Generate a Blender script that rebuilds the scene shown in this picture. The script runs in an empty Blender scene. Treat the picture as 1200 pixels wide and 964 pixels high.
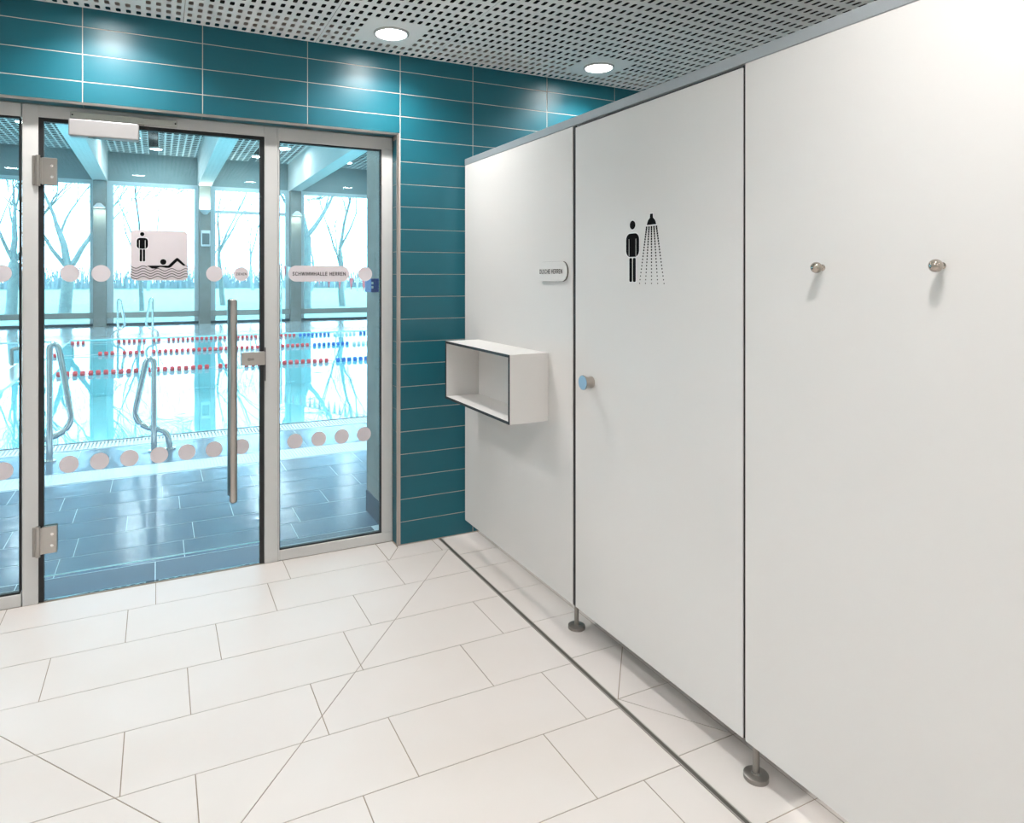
import bpy, bmesh, math, random
from mathutils import Vector, Matrix
random.seed(7)
sc = bpy.context.scene
COL = sc.collection
PI = math.pi

# ------------------------------------------------------------------ camera
cd = bpy.data.cameras.new('camera'); cam = bpy.data.objects.new('camera', cd); COL.objects.link(cam)
cam.location = (0, 0, 1.5)
cam.rotation_euler = (PI / 2, 0, -math.radians(25.92))
cd.sensor_fit = 'HORIZONTAL'; cd.sensor_width = 36.0
cd.lens = 792.18 / 1200 * 36.0
cd.shift_x = 0.025; cd.shift_y = -(482 - 325.3) / 1200
cd.clip_start = 0.02; cd.clip_end = 400
sc.camera = cam

# ------------------------------------------------------------------ overcast sky
world = bpy.data.worlds.new('overcast_sky'); sc.world = world; world.use_nodes = True
wn = world.node_tree.nodes; wl = world.node_tree.links
bg = wn['Background']; bg.inputs['Strength'].default_value = 13.0
tc = wn.new('ShaderNodeTexCoord'); sx = wn.new('ShaderNodeSeparateXYZ'); cr = wn.new('ShaderNodeValToRGB')
wl.new(tc.outputs['Generated'], sx.inputs[0]); wl.new(sx.outputs['Z'], cr.inputs[0]); wl.new(cr.outputs[0], bg.inputs['Color'])
cr.color_ramp.elements[0].position = 0.0; cr.color_ramp.elements[0].color = (0.80, 0.92, 1.0, 1)
cr.color_ramp.elements[1].position = 0.9; cr.color_ramp.elements[1].color = (0.74, 0.88, 1.0, 1)

sc.view_settings.view_transform = 'Standard'; sc.view_settings.look = 'None'
sc.view_settings.gamma = 1; sc.view_settings.use_curve_mapping = False
sc.view_settings.exposure = 0.0
LAMP_W = 10.8

# ------------------------------------------------------------------ materials
def mat(name, color, rough=0.5, metal=0.0, noise=None, bump=None, spec=0.5, coat=0.0, emit=None, two=None):
    m = bpy.data.materials.new(name); m.use_nodes = True
    n = m.node_tree.nodes; l = m.node_tree.links; b = n['Principled BSDF']
    b.inputs['Base Color'].default_value = (*color, 1); b.inputs['Roughness'].default_value = rough
    b.inputs['Metallic'].default_value = metal; b.inputs['Specular IOR Level'].default_value = spec
    b.inputs['Coat Weight'].default_value = coat
    if emit:
        b.inputs['Emission Color'].default_value = (*emit[0], 1); b.inputs['Emission Strength'].default_value = emit[1]
    if noise:                                     # (scale, second colour, detail)
        t = n.new('ShaderNodeTexCoord'); g = n.new('ShaderNodeNewGeometry'); nz = n.new('ShaderNodeTexNoise')
        nz.inputs['Scale'].default_value = noise[0]; nz.inputs['Detail'].default_value = noise[2]
        l.new(g.outputs['Position'], nz.inputs['Vector'])
        mx = n.new('ShaderNodeMix'); mx.data_type = 'RGBA'
        rp = n.new('ShaderNodeValToRGB'); rp.color_ramp.elements[0].position = .35; rp.color_ramp.elements[1].position = .68
        l.new(nz.outputs['Fac'], rp.inputs[0]); l.new(rp.outputs[0], mx.inputs['Factor'])
        mx.inputs['A'].default_value = (*color, 1); mx.inputs['B'].default_value = (*noise[1], 1)
        l.new(mx.outputs['Result'], b.inputs['Base Color'])
    if bump:                                      # (scale, strength, distance, stretch)
        g = n.new('ShaderNodeNewGeometry'); nz = n.new('ShaderNodeTexNoise'); bp = n.new('ShaderNodeBump')
        mp = n.new('ShaderNodeMapping'); mp.inputs['Scale'].default_value = bump[3] if len(bump) > 3 else (1, 1, 1)
        l.new(g.outputs['Position'], mp.inputs[0]); l.new(mp.outputs[0], nz.inputs['Vector'])
        nz.inputs['Scale'].default_value = bump[0]; nz.inputs['Detail'].default_value = 3
        bp.inputs['Strength'].default_value = bump[1]; bp.inputs['Distance'].default_value = bump[2]
        l.new(nz.outputs['Fac'], bp.inputs['Height']); l.new(bp.outputs[0], b.inputs['Normal'])
    return m

def glass(name, tint, refl=0.05, haze=0.0, bump=None):
    m = bpy.data.materials.new(name); m.use_nodes = True
    n = m.node_tree.nodes; l = m.node_tree.links
    for x in list(n):
        if x.type != 'OUTPUT_MATERIAL': n.remove(x)
    out = [x for x in n if x.type == 'OUTPUT_MATERIAL'][0]
    tr = n.new('ShaderNodeBsdfTransparent'); tr.inputs[0].default_value = (*tint, 1)
    gl = n.new('ShaderNodeBsdfGlossy'); gl.inputs['Roughness'].default_value = 0.0
    fr = n.new('ShaderNodeFresnel'); fr.inputs['IOR'].default_value = 1.45 if refl else 1.33
    mx = n.new('ShaderNodeMixShader'); l.new(fr.outputs[0], mx.inputs[0]); l.new(tr.outputs[0], mx.inputs[1]); l.new(gl.outputs[0], mx.inputs[2])
    last = mx
    if haze:                                  # dried water film, denser low down, with small droplets
        g = n.new('ShaderNodeNewGeometry'); sp = n.new('ShaderNodeSeparateXYZ'); l.new(g.outputs['Position'], sp.inputs[0])
        df = n.new('ShaderNodeBsdfDiffuse'); df.inputs[0].default_value = (.8, .82, .84, 1)
        tl = n.new('ShaderNodeBsdfTranslucent'); tl.inputs[0].default_value = (.8, .86, .9, 1)
        ad = n.new('ShaderNodeMixShader'); ad.inputs[0].default_value = .6; l.new(df.outputs[0], ad.inputs[1]); l.new(tl.outputs[0], ad.inputs[2])
        nz = n.new('ShaderNodeTexNoise'); nz.inputs['Scale'].default_value = 3.5; nz.inputs['Detail'].default_value = 6
        l.new(g.outputs['Position'], nz.inputs['Vector'])
        mr = n.new('ShaderNodeMapRange'); mr.inputs['From Min'].default_value = 0.0; mr.inputs['From Max'].default_value = 1.0
        mr.inputs['To Min'].default_value = haze * 2.6; mr.inputs['To Max'].default_value = haze; l.new(sp.outputs['Z'], mr.inputs['Value'])
        mu = n.new('ShaderNodeMath'); mu.operation = 'MULTIPLY'; l.new(nz.outputs['Fac'], mu.inputs[0]); l.new(mr.outputs[0], mu.inputs[1])
        vo = n.new('ShaderNodeTexVoronoi'); vo.inputs['Scale'].default_value = 34; l.new(g.outputs['Position'], vo.inputs['Vector'])
        lt = n.new('ShaderNodeMath'); lt.operation = 'LESS_THAN'; lt.inputs[1].default_value = .10; l.new(vo.outputs['Distance'], lt.inputs[0])
        m3 = n.new('ShaderNodeMath'); m3.operation = 'MULTIPLY_ADD'; m3.inputs[1].default_value = .04; l.new(lt.outputs[0], m3.inputs[0]); l.new(mu.outputs[0], m3.inputs[2])
        m2 = n.new('ShaderNodeMixShader'); l.new(m3.outputs[0], m2.inputs[0]); l.new(mx.outputs[0], m2.inputs[1]); l.new(ad.outputs[0], m2.inputs[2])
        last = m2
    if bump:
        g = n.new('ShaderNodeNewGeometry'); nz = n.new('ShaderNodeTexNoise'); bp = n.new('ShaderNodeBump')
        mp = n.new('ShaderNodeMapping'); mp.inputs['Scale'].default_value = bump[3]
        l.new(g.outputs['Position'], mp.inputs[0]); l.new(mp.outputs[0], nz.inputs['Vector'])
        nz.inputs['Scale'].default_value = bump[0]; nz.inputs['Detail'].default_value = 2
        bp.inputs['Strength'].default_value = bump[1]; bp.inputs['Distance'].default_value = bump[2]
        l.new(nz.outputs['Fac'], bp.inputs['Height']); l.new(bp.outputs[0], gl.inputs['Normal']); l.new(bp.outputs[0], fr.inputs['Normal'])
    l.new(last.outputs[0], out.inputs['Surface'])
    return m

M = dict(
    teal=mat('teal_glaze', (.004, .100, .138), .36, noise=(2.2, (.005, .112, .152), 2), bump=(22, .04, .002), spec=.5),
    grout=mat('wall_grout', (.50, .44, .39), .85),
    floor=mat('beige_floor_tile', (.675, .632, .605), .46, noise=(1.6, (.645, .592, .553), 5), bump=(60, .05, .001)),
    floorgrout=mat('floor_grout', (.30, .245, .19), .9),
    panel=mat('white_laminate', (.735, .72, .70), .40, noise=(1.2, (.72, .705, .685), 3)),
    core_gap=mat('black_core_and_gap_shade', (.012, .012, .012), .5),
    alu=mat('pale_powder_coat', (.575, .575, .565), .42),
    anod=mat('anodised_rail', (.40, .43, .45), .38, metal=.35),
    steel=mat('brushed_steel', (.47, .44, .41), .28, metal=1, bump=(30, .03, .001, (1, 1, 12))),
    knobmetal=mat('satin_knob_steel', (.50, .46, .42), .30, metal=1),
    hookmetal=mat('polished_hook_steel', (.46, .41, .36), .10, metal=1),
    chrome=mat('polished_steel', (.92, .90, .88), .22, metal=1),
    dsteel=mat('dark_steel', (.30, .28, .26), .38, metal=.9),
    black=mat('black_rubber', (.008, .009, .010), .55),
    ceil=mat('white_ceiling_panel', (.90, .93, .92), .7),
    drainedge=mat('drain_steel', (.38, .36, .33), .45, metal=.4),
    slot=mat('drain_shadow_metal', (.10, .092, .08), .5, metal=.3),
    plenum=mat('dark_plenum', (.01, .01, .01), .95),
    lamp=mat('lamp_diffuser', (.9, .9, .9), .5, emit=((1, .98, .95), 60)),
    ring=mat('lamp_ring', (.55, .55, .55), .4),
    sticker=mat('matt_sticker', (.66, .61, .635), .6),
    ink=mat('black_vinyl', (.004, .004, .005), .85, spec=.1),
    white=mat('white_vinyl', (.85, .85, .86), .5),
    plainwall=mat('white_wall_paint', (.68, .68, .67), .7),
    blueknob=mat('pale_blue_knob_face', (.30, .47, .62), .32, metal=.25),
    closer=mat('grey_closer_cover', (.27, .265, .265), .42),
    track=mat('greenish_grey_track', (.46, .48, .44), .4, metal=.3),
    glass=glass('tinted_front_glass', (.76, .89, .93), .05, .03),
    edge=mat('green_glass_edge', (.45, .80, .88), .25),
    hallglass=glass('hall_window_glass', (.82, .95, 1.0), .05),
    water=glass('pool_water', (.78, .97, 1.0), 0, 0, (1.2, .12, .02, (1, .5, 1))),
    basin=mat('pale_blue_pool_tile', (.55, .94, .98), .5, noise=(3, (.50, .92, .97), 2)),
    deck=mat('wet_slate_tile', (.11, .17, .26), .15, noise=(2.4, (.15, .22, .31), 4), bump=(9, .30, .010, (1, 1.6, 1))),
    drydeck=mat('blue_grey_slate_tile', (.022, .055, .10), .45, noise=(5, (.032, .07, .12), 4)),
    deckgrout=mat('pale_deck_grout', (.72, .80, .84), .3),
    fardeck=mat('pale_wet_deck', (.45, .52, .55), .12, bump=(5, .15, .01)),
    concrete=mat('grey_concrete', (.25, .25, .24), .7, noise=(3.5, (.31, .31, .30), 6), bump=(14, .15, .004, (1, 1, 6))),
    pier=mat('board_marked_concrete', (.46, .41, .365), .75, noise=(9, (.40, .355, .315), 6), bump=(26, .3, .004, (1, 1, 6))),
    beam=mat('pale_concrete_beam', (.68, .71, .71), .7, noise=(2.5, (.64, .67, .67), 5)),
    hallwall=mat('teal_grey_panel', (.24, .31, .32), .6, noise=(2, (.28, .35, .36), 3)),
    wframe=mat('pale_window_frame', (.62, .70, .73), .4),
    darkline=mat('dark_sill', (.02, .05, .07), .5),
    bar=mat('taupe_sill_rail', (.36, .36, .34), .5),
    grate=mat('white_overflow_grate', (.80, .82, .84), .4),
    red=mat('red_plastic', (.85, .05, .06), .4), blue=mat('blue_plastic', (.02, .14, .55), .4),
    wht=mat('white_plastic', (.80, .82, .85), .4),
    bluebox=mat('royal_blue_box', (.02, .05, .36), .4),
    bark=mat('tree_bark', (.10, .115, .11), .9, noise=(6, (.15, .17, .15), 4)),
    leaf=mat('spring_leaf', (.40, .48, .16), .8),
    lawn=mat('lawn_grass', (.11, .17, .11), .9, noise=(1.2, (.14, .20, .13), 5)),
    hedge=mat('far_twigs', (.15, .18, .185), .9),
    glow=mat('sconce_lens', (.9, .9, .9), .5, emit=((1, .97, .85), 2.5)),
    speaker=mat('grey_speaker', (.16, .19, .20), .5),
)

# ------------------------------------------------------------------ mesh helpers
class MB:
    def __init__(s): s.v = []; s.f = []; s.smooth = []
    def add(s, vs, fs, sm=False):
        o = len(s.v); s.v += [tuple(v) for v in vs]; s.f += [tuple(i + o for i in f) for f in fs]; s.smooth += [sm] * len(fs); return s
    def box(s, x0, x1, y0, y1, z0, z1, b=0.0):
        if b:
            bm = bmesh.new(); bmesh.ops.create_cube(bm, size=1)
            for v in bm.verts: v.co = Vector(((x0 + x1) / 2 + v.co.x * (x1 - x0), (y0 + y1) / 2 + v.co.y * (y1 - y0), (z0 + z1) / 2 + v.co.z * (z1 - z0)))
            bmesh.ops.bevel(bm, geom=list(bm.edges), offset=b, segments=2 if b > .003 else 1, affect='EDGES', profile=.5)
            bm.verts.index_update(); s.add([v.co for v in bm.verts], [[v.index for v in f.verts] for f in bm.faces]); bm.free(); return s
        vs = [(x0, y0, z0), (x1, y0, z0), (x1, y1, z0), (x0, y1, z0), (x0, y0, z1), (x1, y0, z1), (x1, y1, z1), (x0, y1, z1)]
        return s.add(vs, [(0, 3, 2, 1), (4, 5, 6, 7), (0, 1, 5, 4), (1, 2, 6, 5), (2, 3, 7, 6), (3, 0, 4, 7)])
    def prism(s, poly, fn, t0, t1):
        """poly: list of (u,v); fn(u,v,t)->xyz"""
        n = len(poly)
        vs = [fn(u, v, t0) for u, v in poly] + [fn(u, v, t1) for u, v in poly]
        fs = [tuple(range(n)), tuple(range(2 * n - 1, n - 1, -1))] + [(i, i + n, (i + 1) % n + n, (i + 1) % n) for i in range(n)]
        return s.add(vs, fs)
    def tube(s, pts, r, seg=12, cap=True):
        pts = [Vector(p) for p in pts]; n = len(pts); rs = r if isinstance(r, (list, tuple)) else [r] * n
        t = (pts[1] - pts[0]).normalized(); up = Vector((0, 0, 1)) if abs(t.z) < .9 else Vector((1, 0, 0))
        a = t.cross(up).normalized(); vs = []; fs = []
        for i, p in enumerate(pts):
            if i == 0: t = pts[1] - pts[0]
            elif i == n - 1: t = pts[-1] - pts[-2]
            else: t = (pts[i + 1] - p).normalized() + (p - pts[i - 1]).normalized()
            t.normalize(); a = (a - t * a.dot(t)).normalized(); b = t.cross(a)
            for k in range(seg):
                q = 2 * PI * k / seg; vs.append(p + (a * math.cos(q) + b * math.sin(q)) * rs[i])
        for i in range(n - 1):
            for k in range(seg):
                k2 = (k + 1) % seg; fs.append((i * seg + k, i * seg + k2, (i + 1) * seg + k2, (i + 1) * seg + k))
        s.add(vs, fs, True)
        if cap: s.add(vs[:seg], [tuple(range(seg - 1, -1, -1))]); s.add(vs[-seg:], [tuple(range(seg))])
        return s
    def lathe(s, prof, o, axis, seg=28):
        """prof: (radius, height along axis)"""
        ax = Vector(axis).normalized(); up = Vector((0, 0, 1)) if abs(ax.z) < .9 else Vector((1, 0, 0))
        a = ax.cross(up).normalized(); b = ax.cross(a); o = Vector(o); vs = []; fs = []
        for r, h in prof:
            for k in range(seg):
                q = 2 * PI * k / seg; vs.append(o + ax * h + (a * math.cos(q) + b * math.sin(q)) * max(r, 1e-5))
        for i in range(len(prof) - 1):
            for k in range(seg):
                k2 = (k + 1) % seg; fs.append((i * seg + k, i * seg + k2, (i + 1) * seg + k2, (i + 1) * seg + k))
        return s.add(vs, fs, True)

def mkmesh(name, mb, m):
    me = bpy.data.meshes.new(name); me.from_pydata([tuple(v) for v in mb.v], [], mb.f)
    bm = bmesh.new(); bm.from_mesh(me)
    if any(mb.smooth):
        for f, sm in zip(bm.faces, mb.smooth): f.smooth = sm
    bmesh.ops.remove_doubles(bm, verts=bm.verts, dist=1e-6) if any(mb.smooth) and len(bm.verts) < 3000 else None
    bmesh.ops.recalc_face_normals(bm, faces=bm.faces)
    for e in bm.edges:
        if len(e.link_faces) == 2 and e.calc_face_angle(0) > .7: e.smooth = False
    bm.to_mesh(me); bm.free()
    me.materials.append(m); return me
def wloc(o):
    v = Vector((0, 0, 0))
    while o: v += Vector(o.location); o = o.parent
    return v
def part(name, mb, m, parent=None, loc=None, **props):
    base = wloc(parent) if parent else Vector((0, 0, 0))
    org = Vector(loc) if loc is not None else base
    me = mkmesh(name, mb, m)
    if org.length: me.transform(Matrix.Translation(-org))
    o = bpy.data.objects.new(name, me); COL.objects.link(o)
    if parent: o.parent = parent
    o.location = org - base
    for k, v in props.items(): o[k] = v
    return o
def inst(name, me, parent, loc, **props):
    o = bpy.data.objects.new(name, me); COL.objects.link(o); o.parent = parent
    o.location = Vector(loc) - (wloc(parent) if parent else Vector((0, 0, 0)))
    for k, v in props.items(): o[k] = v
    return o
def thing(name, loc, label=None, category=None, group=None, kind=None):
    o = bpy.data.objects.new(name, None); COL.objects.link(o); o.location = loc; o.empty_display_size = .1
    return tag(o, label, category, group, kind)
def tag(o, label=None, category=None, group=None, kind=None):
    for k, v in (('label', label), ('category', category), ('group', group), ('kind', kind)):
        if v: o[k] = v
    return o
def tree_copy(o, loc, label=None, parent=None):
    c = o.copy(); COL.objects.link(c); c.parent = parent
    if parent is None: c.location = loc
    if label: c['label'] = label
    for ch in list(o.children): tree_copy(ch, None, None, c)
    return c
S = dict(kind='structure')
XZ = lambda u, v, t: (u, t, v)             # facing -Y
YZ = lambda u, v, t: (t, u, v)             # facing -X
def circle(cx, cy, r, n=32, ry=None): return [(cx + r * math.cos(2 * PI * i / n), cy + (ry or r) * math.sin(2 * PI * i / n)) for i in range(n)]
def rrect(x0, x1, y0, y1, r, n=6):
    o = []
    for cx, cy, a in ((x1 - r, y0 + r, -90), (x1 - r, y1 - r, 0), (x0 + r, y1 - r, 90), (x0 + r, y0 + r, 180)):
        o += [(cx + r * math.cos(math.radians(a + 90 * i / n)), cy + r * math.sin(math.radians(a + 90 * i / n))) for i in range(n + 1)]
    return o
def stroke(pts, w):
    L = []; R = []
    for i, p in enumerate(pts):
        p = Vector(p); d = Vector(pts[min(i + 1, len(pts) - 1)]) - Vector(pts[max(i - 1, 0)]); d.normalize(); n = Vector((-d.y, d.x)) * w / 2
        L.append(tuple(p + n)); R.append(tuple(p - n))
    return L, R
def ribbon(mb, pts, w, fn, t0, t1):
    L, R = stroke(pts, w)
    for i in range(len(pts) - 1): mb.prism([L[i], L[i + 1], R[i + 1], R[i]], fn, t0, t1)
GLYPH = {   # strokes on a unit-high cell: (width, [polylines])
    'I': (.0, [[(0, 0), (0, 1)]]), 'L': (.5, [[(0, 1), (0, 0), (.5, 0)]]), 'E': (.52, [[(.52, 0), (0, 0), (0, 1), (.52, 1)], [(0, .5), (.46, .5)]]),
    'H': (.66, [[(0, 0), (0, 1)], [(.66, 0), (.66, 1)], [(0, .5), (.66, .5)]]), 'N': (.68, [[(0, 0), (0, 1), (.68, 0), (.68, 1)]]),
    'M': (.84, [[(0, 0), (0, 1), (.42, .25), (.84, 1), (.84, 0)]]), 'W': (1.08, [[(0, 1), (.27, 0), (.54, 1), (.81, 0), (1.08, 1)]]),
    'A': (.78, [[(0, 0), (.39, 1), (.78, 0)], [(.15, .32), (.63, .32)]]), 'Z': (.62, [[(0, 1), (.62, 1), (0, 0), (.62, 0)]]),
    'R': (.60, [[(0, 0), (0, 1), (.36, 1), (.53, .92), (.58, .74), (.52, .56), (.34, .47), (0, .47)], [(.30, .47), (.60, 0)]]),
    'D': (.68, [[(0, 0), (0, 1), (.30, 1), (.52, .92), (.66, .70), (.68, .5), (.66, .30), (.52, .08), (.30, 0), (0, 0)]]),
    'U': (.64, [[(0, 1), (0, .32), (.07, .12), (.20, .02), (.32, 0), (.44, .02), (.57, .12), (.64, .32), (.64, 1)]]),
    'C': (.66, [[(.66, .84), (.52, .96), (.36, 1), (.18, .94), (.05, .76), (0, .5), (.05, .24), (.18, .06), (.36, 0), (.52, .04), (.66, .16)]]),
    'S': (.54, [[(.52, .86), (.40, .97), (.24, 1), (.09, .93), (.04, .76), (.12, .60), (.30, .51), (.46, .41), (.53, .25), (.46, .08), (.28, 0), (.12, .03), (0, .15)]]),
    ' ': (.20, [])}
def text_mb(txt, size, fn, t0, t1, cx, cy, width, bold=.145, gap=.40):
    adv = []; x = 0
    for c in txt: adv.append(x); x += GLYPH[c][0] + gap
    tot = x - gap; k = width / tot; mb = MB(); bw = bold * size
    for n, c in enumerate(txt):
        for line in GLYPH[c][1]:
            P = [(cx - width / 2 + (adv[n] + u) * k, cy + (v - .5) * (size - bw)) for u, v in line]
            for a, b in zip(P, P[1:]):
                d = Vector(b) - Vector(a); d.normalize(); m = Vector((-d.y, d.x)) * bw / 2; e = d * bw * .42
                q = [Vector(a) - e + m, Vector(b) + e + m, Vector(b) + e - m, Vector(a) - e - m]
                mb.add([fn(p.x, p.y, t0) for p in q], [(0, 1, 2, 3)])
    return mb

# polygon clipping in the plane, for tiles cut by diagonal joints
def clip(poly, p, n, off):
    """keep the side where (q-p).n >= off"""
    out = []; k = len(poly)
    for i in range(k):
        a = poly[i]; b = poly[(i + 1) % k]
        da = (a[0] - p[0]) * n[0] + (a[1] - p[1]) * n[1] - off; db = (b[0] - p[0]) * n[0] + (b[1] - p[1]) * n[1] - off
        if da >= 0: out.append(a)
        if da * db < 0: t = da / (da - db); out.append((a[0] + (b[0] - a[0]) * t, a[1] + (b[1] - a[1]) * t))
    return out
def area(p): return abs(sum(p[i][0] * p[(i + 1) % len(p)][1] - p[(i + 1) % len(p)][0] * p[i][1] for i in range(len(p)))) / 2

# ================================================================== ROOM SHELL
YW, YF, ZC = 3.6216, 3.700, 2.747          # tiled wall face, glazing frame face, ceiling
XL, XR, YB = -2.3, 4.3, -2.6
OX0, OX1, OZ = -1.86, 1.205, 2.300           # opening in the tiled wall
ROW = .1265
floor = part('floor', MB().box(XL, XR, YB, 3.72, -.08, -.0016), M['floorgrout'], **S)

# floor tiles -------------------------------------------------------
J = .0016
D = (.14, 1.89)
rays = [(1.446 - D[0], 3.456 - D[1]), (-.465 - D[0], 2.688 - D[1]), (-1.306, -1.566), (.605, -.80)]
def split_rays(poly, org, rs, gap=J):
    polys = [poly]
    for r in rs:
        L = math.hypot(*r); n = (-r[1] / L, r[0] / L); out = []
        for q in polys:
            c = (sum(a for a, _ in q) / len(q), sum(b for _, b in q) / len(q))
            ds = [(a - org[0]) * r[0] / L + (b - org[1]) * r[1] / L for a, b in q]
            if (c[0] - org[0]) * r[0] + (c[1] - org[1]) * r[1] < 0 and min(ds) < 0: out.append(q); continue
            A = clip(q, org, n, gap); B = clip(q, org, (-n[0], -n[1]), gap)
            if len(A) > 2 and len(B) > 2 and area(A) > 2e-4 and area(B) > 2e-4: out += [A, B]
            else: out.append(q)
        polys = out
    return polys
nt = 0
def floor_tile(poly, parent, m, z=0.0, name='floor_tile', thick=.0034):
    cx = sum(a for a, _ in poly) / len(poly); cy = sum(b for _, b in poly) / len(poly)
    if area(poly) < 3e-4: return
    e = .0006; mb = MB(); n = len(poly)
    top = [(a + (cx - a) * e / max(.02, abs(cx - a) + abs(cy - b)), b + (cy - b) * e / max(.02, abs(cx - a) + abs(cy - b)), z) for a, b in poly]
    vs = top + [(a, b, z - .0006) for a, b in poly] + [(a, b, z - thick) for a, b in poly]
    fs = [tuple(range(n))]
    for i in range(n):
        j = (i + 1) % n; fs += [(i, i + n, j + n, j), (i + n, i + 2 * n, j + 2 * n, j + n)]
    mb.add(vs, fs)
    part(name, mb, m, parent, loc=(cx, cy, z))
ys = [3.700, 3.456, 3.150, 2.844, 2.532, 2.222, 1.918] + [1.918 - .307 * k for k in range(1, 15)]
CH0, CH1 = 1.449, 1.470                      # slot drain along the partition
offs = [-.009, -.121, .225, .102, -.099, .102, -.07]
for i in range(len(ys) - 1):
    y1, y0 = ys[i] - J, ys[i + 1] + J
    if y0 < YB: break
    o = offs[i] if i < 7 else offs[2 + (i % 4)] + random.uniform(-.02, .02)
    xs = [XL] + [o + .605 * k for k in range(-6, 4) if XL + .05 < o + .605 * k < CH0 - .09] + [CH0]
    if i == 0: xs = [x for x in xs if x < 1.15 and x < 1.09] + [1.103]
    for a, b in zip(xs, xs[1:]):
        for q in split_rays([(a + J, y0), (b - J, y0), (b - J, y1), (a + J, y1)], D, rays): floor_tile(q, floor, M['floor'])
# pieces around the wall corner
floor_tile([(1.106, 3.459), (1.199, 3.600), (1.199, 3.697), (1.106, 3.697)], floor, M['floor'])
floor_tile([(1.110, 3.458), (1.409, 3.458), (1.409, 3.619), (1.207, 3.619), (1.203, 3.600)], floor, M['floor'])
floor_tile([(1.413, 3.458), (1.449, 3.458), (1.449, 3.619), (1.413, 3.619)], floor, M['floor'])
# strip between the drain and the panels, and on into the showers
C2 = (1.474, 1.961)
sy = [3.619, 3.36, 3.165, 2.868, 2.560, 2.252, 1.961, 1.644, 1.337] + [1.337 - .307 * k for k in range(1, 13)]
for i in range(len(sy) - 1):
    y1, y0 = sy[i] - J, sy[i + 1] + J
    for q in split_rays([(CH1, y0), (1.70 - J, y0), (1.70 - J, y1), (CH1, y1)], C2, [(.228, .273), (.226, -.311)]): floor_tile(q, floor, M['floor'])
    for a, b in ((1.70, 2.3), (2.3, 2.9), (2.9, 3.5), (3.5, 4.1)): floor_tile([(a + J, y0), (b - J, y0), (b - J, y1), (a + J, y1)], floor, M['floor'])

# slot drain
drain = thing('slot_drain', (CH0, 1.0, 0), 'long narrow stainless slot drain running along the foot of the partition', 'drain')
part('drain_edge', MB().box(CH0, CH0 + .004, YB + .05, 3.61, -.0035, .0008), M['drainedge'], drain)
part('drain_edge', MB().box(CH1 - .004, CH1, YB + .05, 3.61, -.0035, .0008), M['drainedge'], drain)
part('drain_slot', MB().box(CH0 + .004, CH1 - .004, YB + .05, 3.61, -.0016, -.0006), M['slot'], drain, label='dark open slot of the drain')

# tiled wall --------------------------------------------------------
TW = .1                                      # lintel thickness on the wet side
wb = MB().box(XL, OX0, YW + .0012, 3.84, 0, 2.95).box(OX1 + .004, XR, YW + .0012, 3.84, 0, 2.95).box(OX0, OX1 + .004, YW + .0012, 3.84, OZ + .004, 2.95)
wall = part('wall_back', wb, M['grout'], **S)
tiles = {}
def wall_tile(x0, x1, z0, z1):
    g = .0018; w = round(x1 - x0 - 2 * g, 4); h = round(z1 - z0 - 2 * g, 4)
    if (w, h) not in tiles:
        mb = MB(); e = .0012
        f = [(-w / 2 + e, -.0, -h / 2 + e), (w / 2 - e, 0, -h / 2 + e), (w / 2 - e, 0, h / 2 - e), (-w / 2 + e, 0, h / 2 - e),
             (-w / 2, e, -h / 2), (w / 2, e, -h / 2), (w / 2, e, h / 2), (-w / 2, e, h / 2),
             (-w / 2, .0016, -h / 2), (w / 2, .0016, -h / 2), (w / 2, .0016, h / 2), (-w / 2, .0016, h / 2)]
        fs = [(0, 1, 2, 3)] + [(i, (i + 1) % 4, (i + 1) % 4 + 4, i + 4) for i in range(4)] + [(i + 4, (i + 1) % 4 + 4, (i + 1) % 4 + 8, i + 8) for i in range(4)]
        mb.add(f, fs); tiles[(w, h)] = mkmesh('wall_tile', mb, M['teal'])
    inst('wall_tile', tiles[(w, h)], wall, ((x0 + x1) / 2, YW, (z0 + z1) / 2))
xj = [XL, -1.849, -1.337, -.825, -.313, .199, .711, 1.223, 1.672, 2.180, 2.696, 3.208, 3.72, XR]
zr = [ROW * k + .0015 for k in range(0, 22)]
for k in range(22):
    z0 = zr[k]; z1 = zr[k + 1] if k < 21 else ZC + .02
    if k == 21: z1 = ZC + .03
    for a, b in zip(xj, xj[1:]):
        if z0 < 2.2:
            if b <= OX0 + .02 or a >= 1.2: wall_tile(a, b, z0, z1)
            elif a >= OX0 and b <= 1.23: continue
        else:
            wall_tile(a, b, OZ + .008 if z0 < OZ and OX0 - .02 < a and b < 1.23 else z0, z1)
# tiles of the reveal (right jamb and soffit)
rev = MB(); g = .0018
jm = []
for k in range(18):
    z0, z1 = zr[k] + g, min(zr[k + 1], OZ) - g
    part('wall_tile', MB().box(OX1, OX1 + .004, YW + .008, YF - .001, z0, z1), M['teal'], wall)
for a, b in zip(xj, xj[1:]):
    if a >= OX0 - .01 and a < 1.2:
        part('wall_tile', MB().box(a + g, min(b, OX1) - g, YW + .008, YF - .001, OZ, OZ + .004), M['teal'], wall)
# steel corner trims
trim = part('trim_1', MB().box(OX1 - .002, OX1 + .010, YW - .0015, YW + .010, 0.0, OZ + .008, .0015), M['steel'], **S)
trim2 = part('trim_2', MB().box(OX0, OX1 + .010, YW - .0015, YW + .010, OZ - .002, OZ + .010, .0015), M['steel'], **S)

part('wall_left', MB().box(XL - .1, XL, YB, 3.84, 0, 2.95), M['plainwall'], **S)
part('wall_right', MB().box(XR, XR + .1, YB, 3.84, 0, 2.95), M['plainwall'], **S)
part('wall_front', MB().box(XL - .1, XR + .1, YB - .1, YB, 0, 2.95), M['plainwall'], **S)

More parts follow.
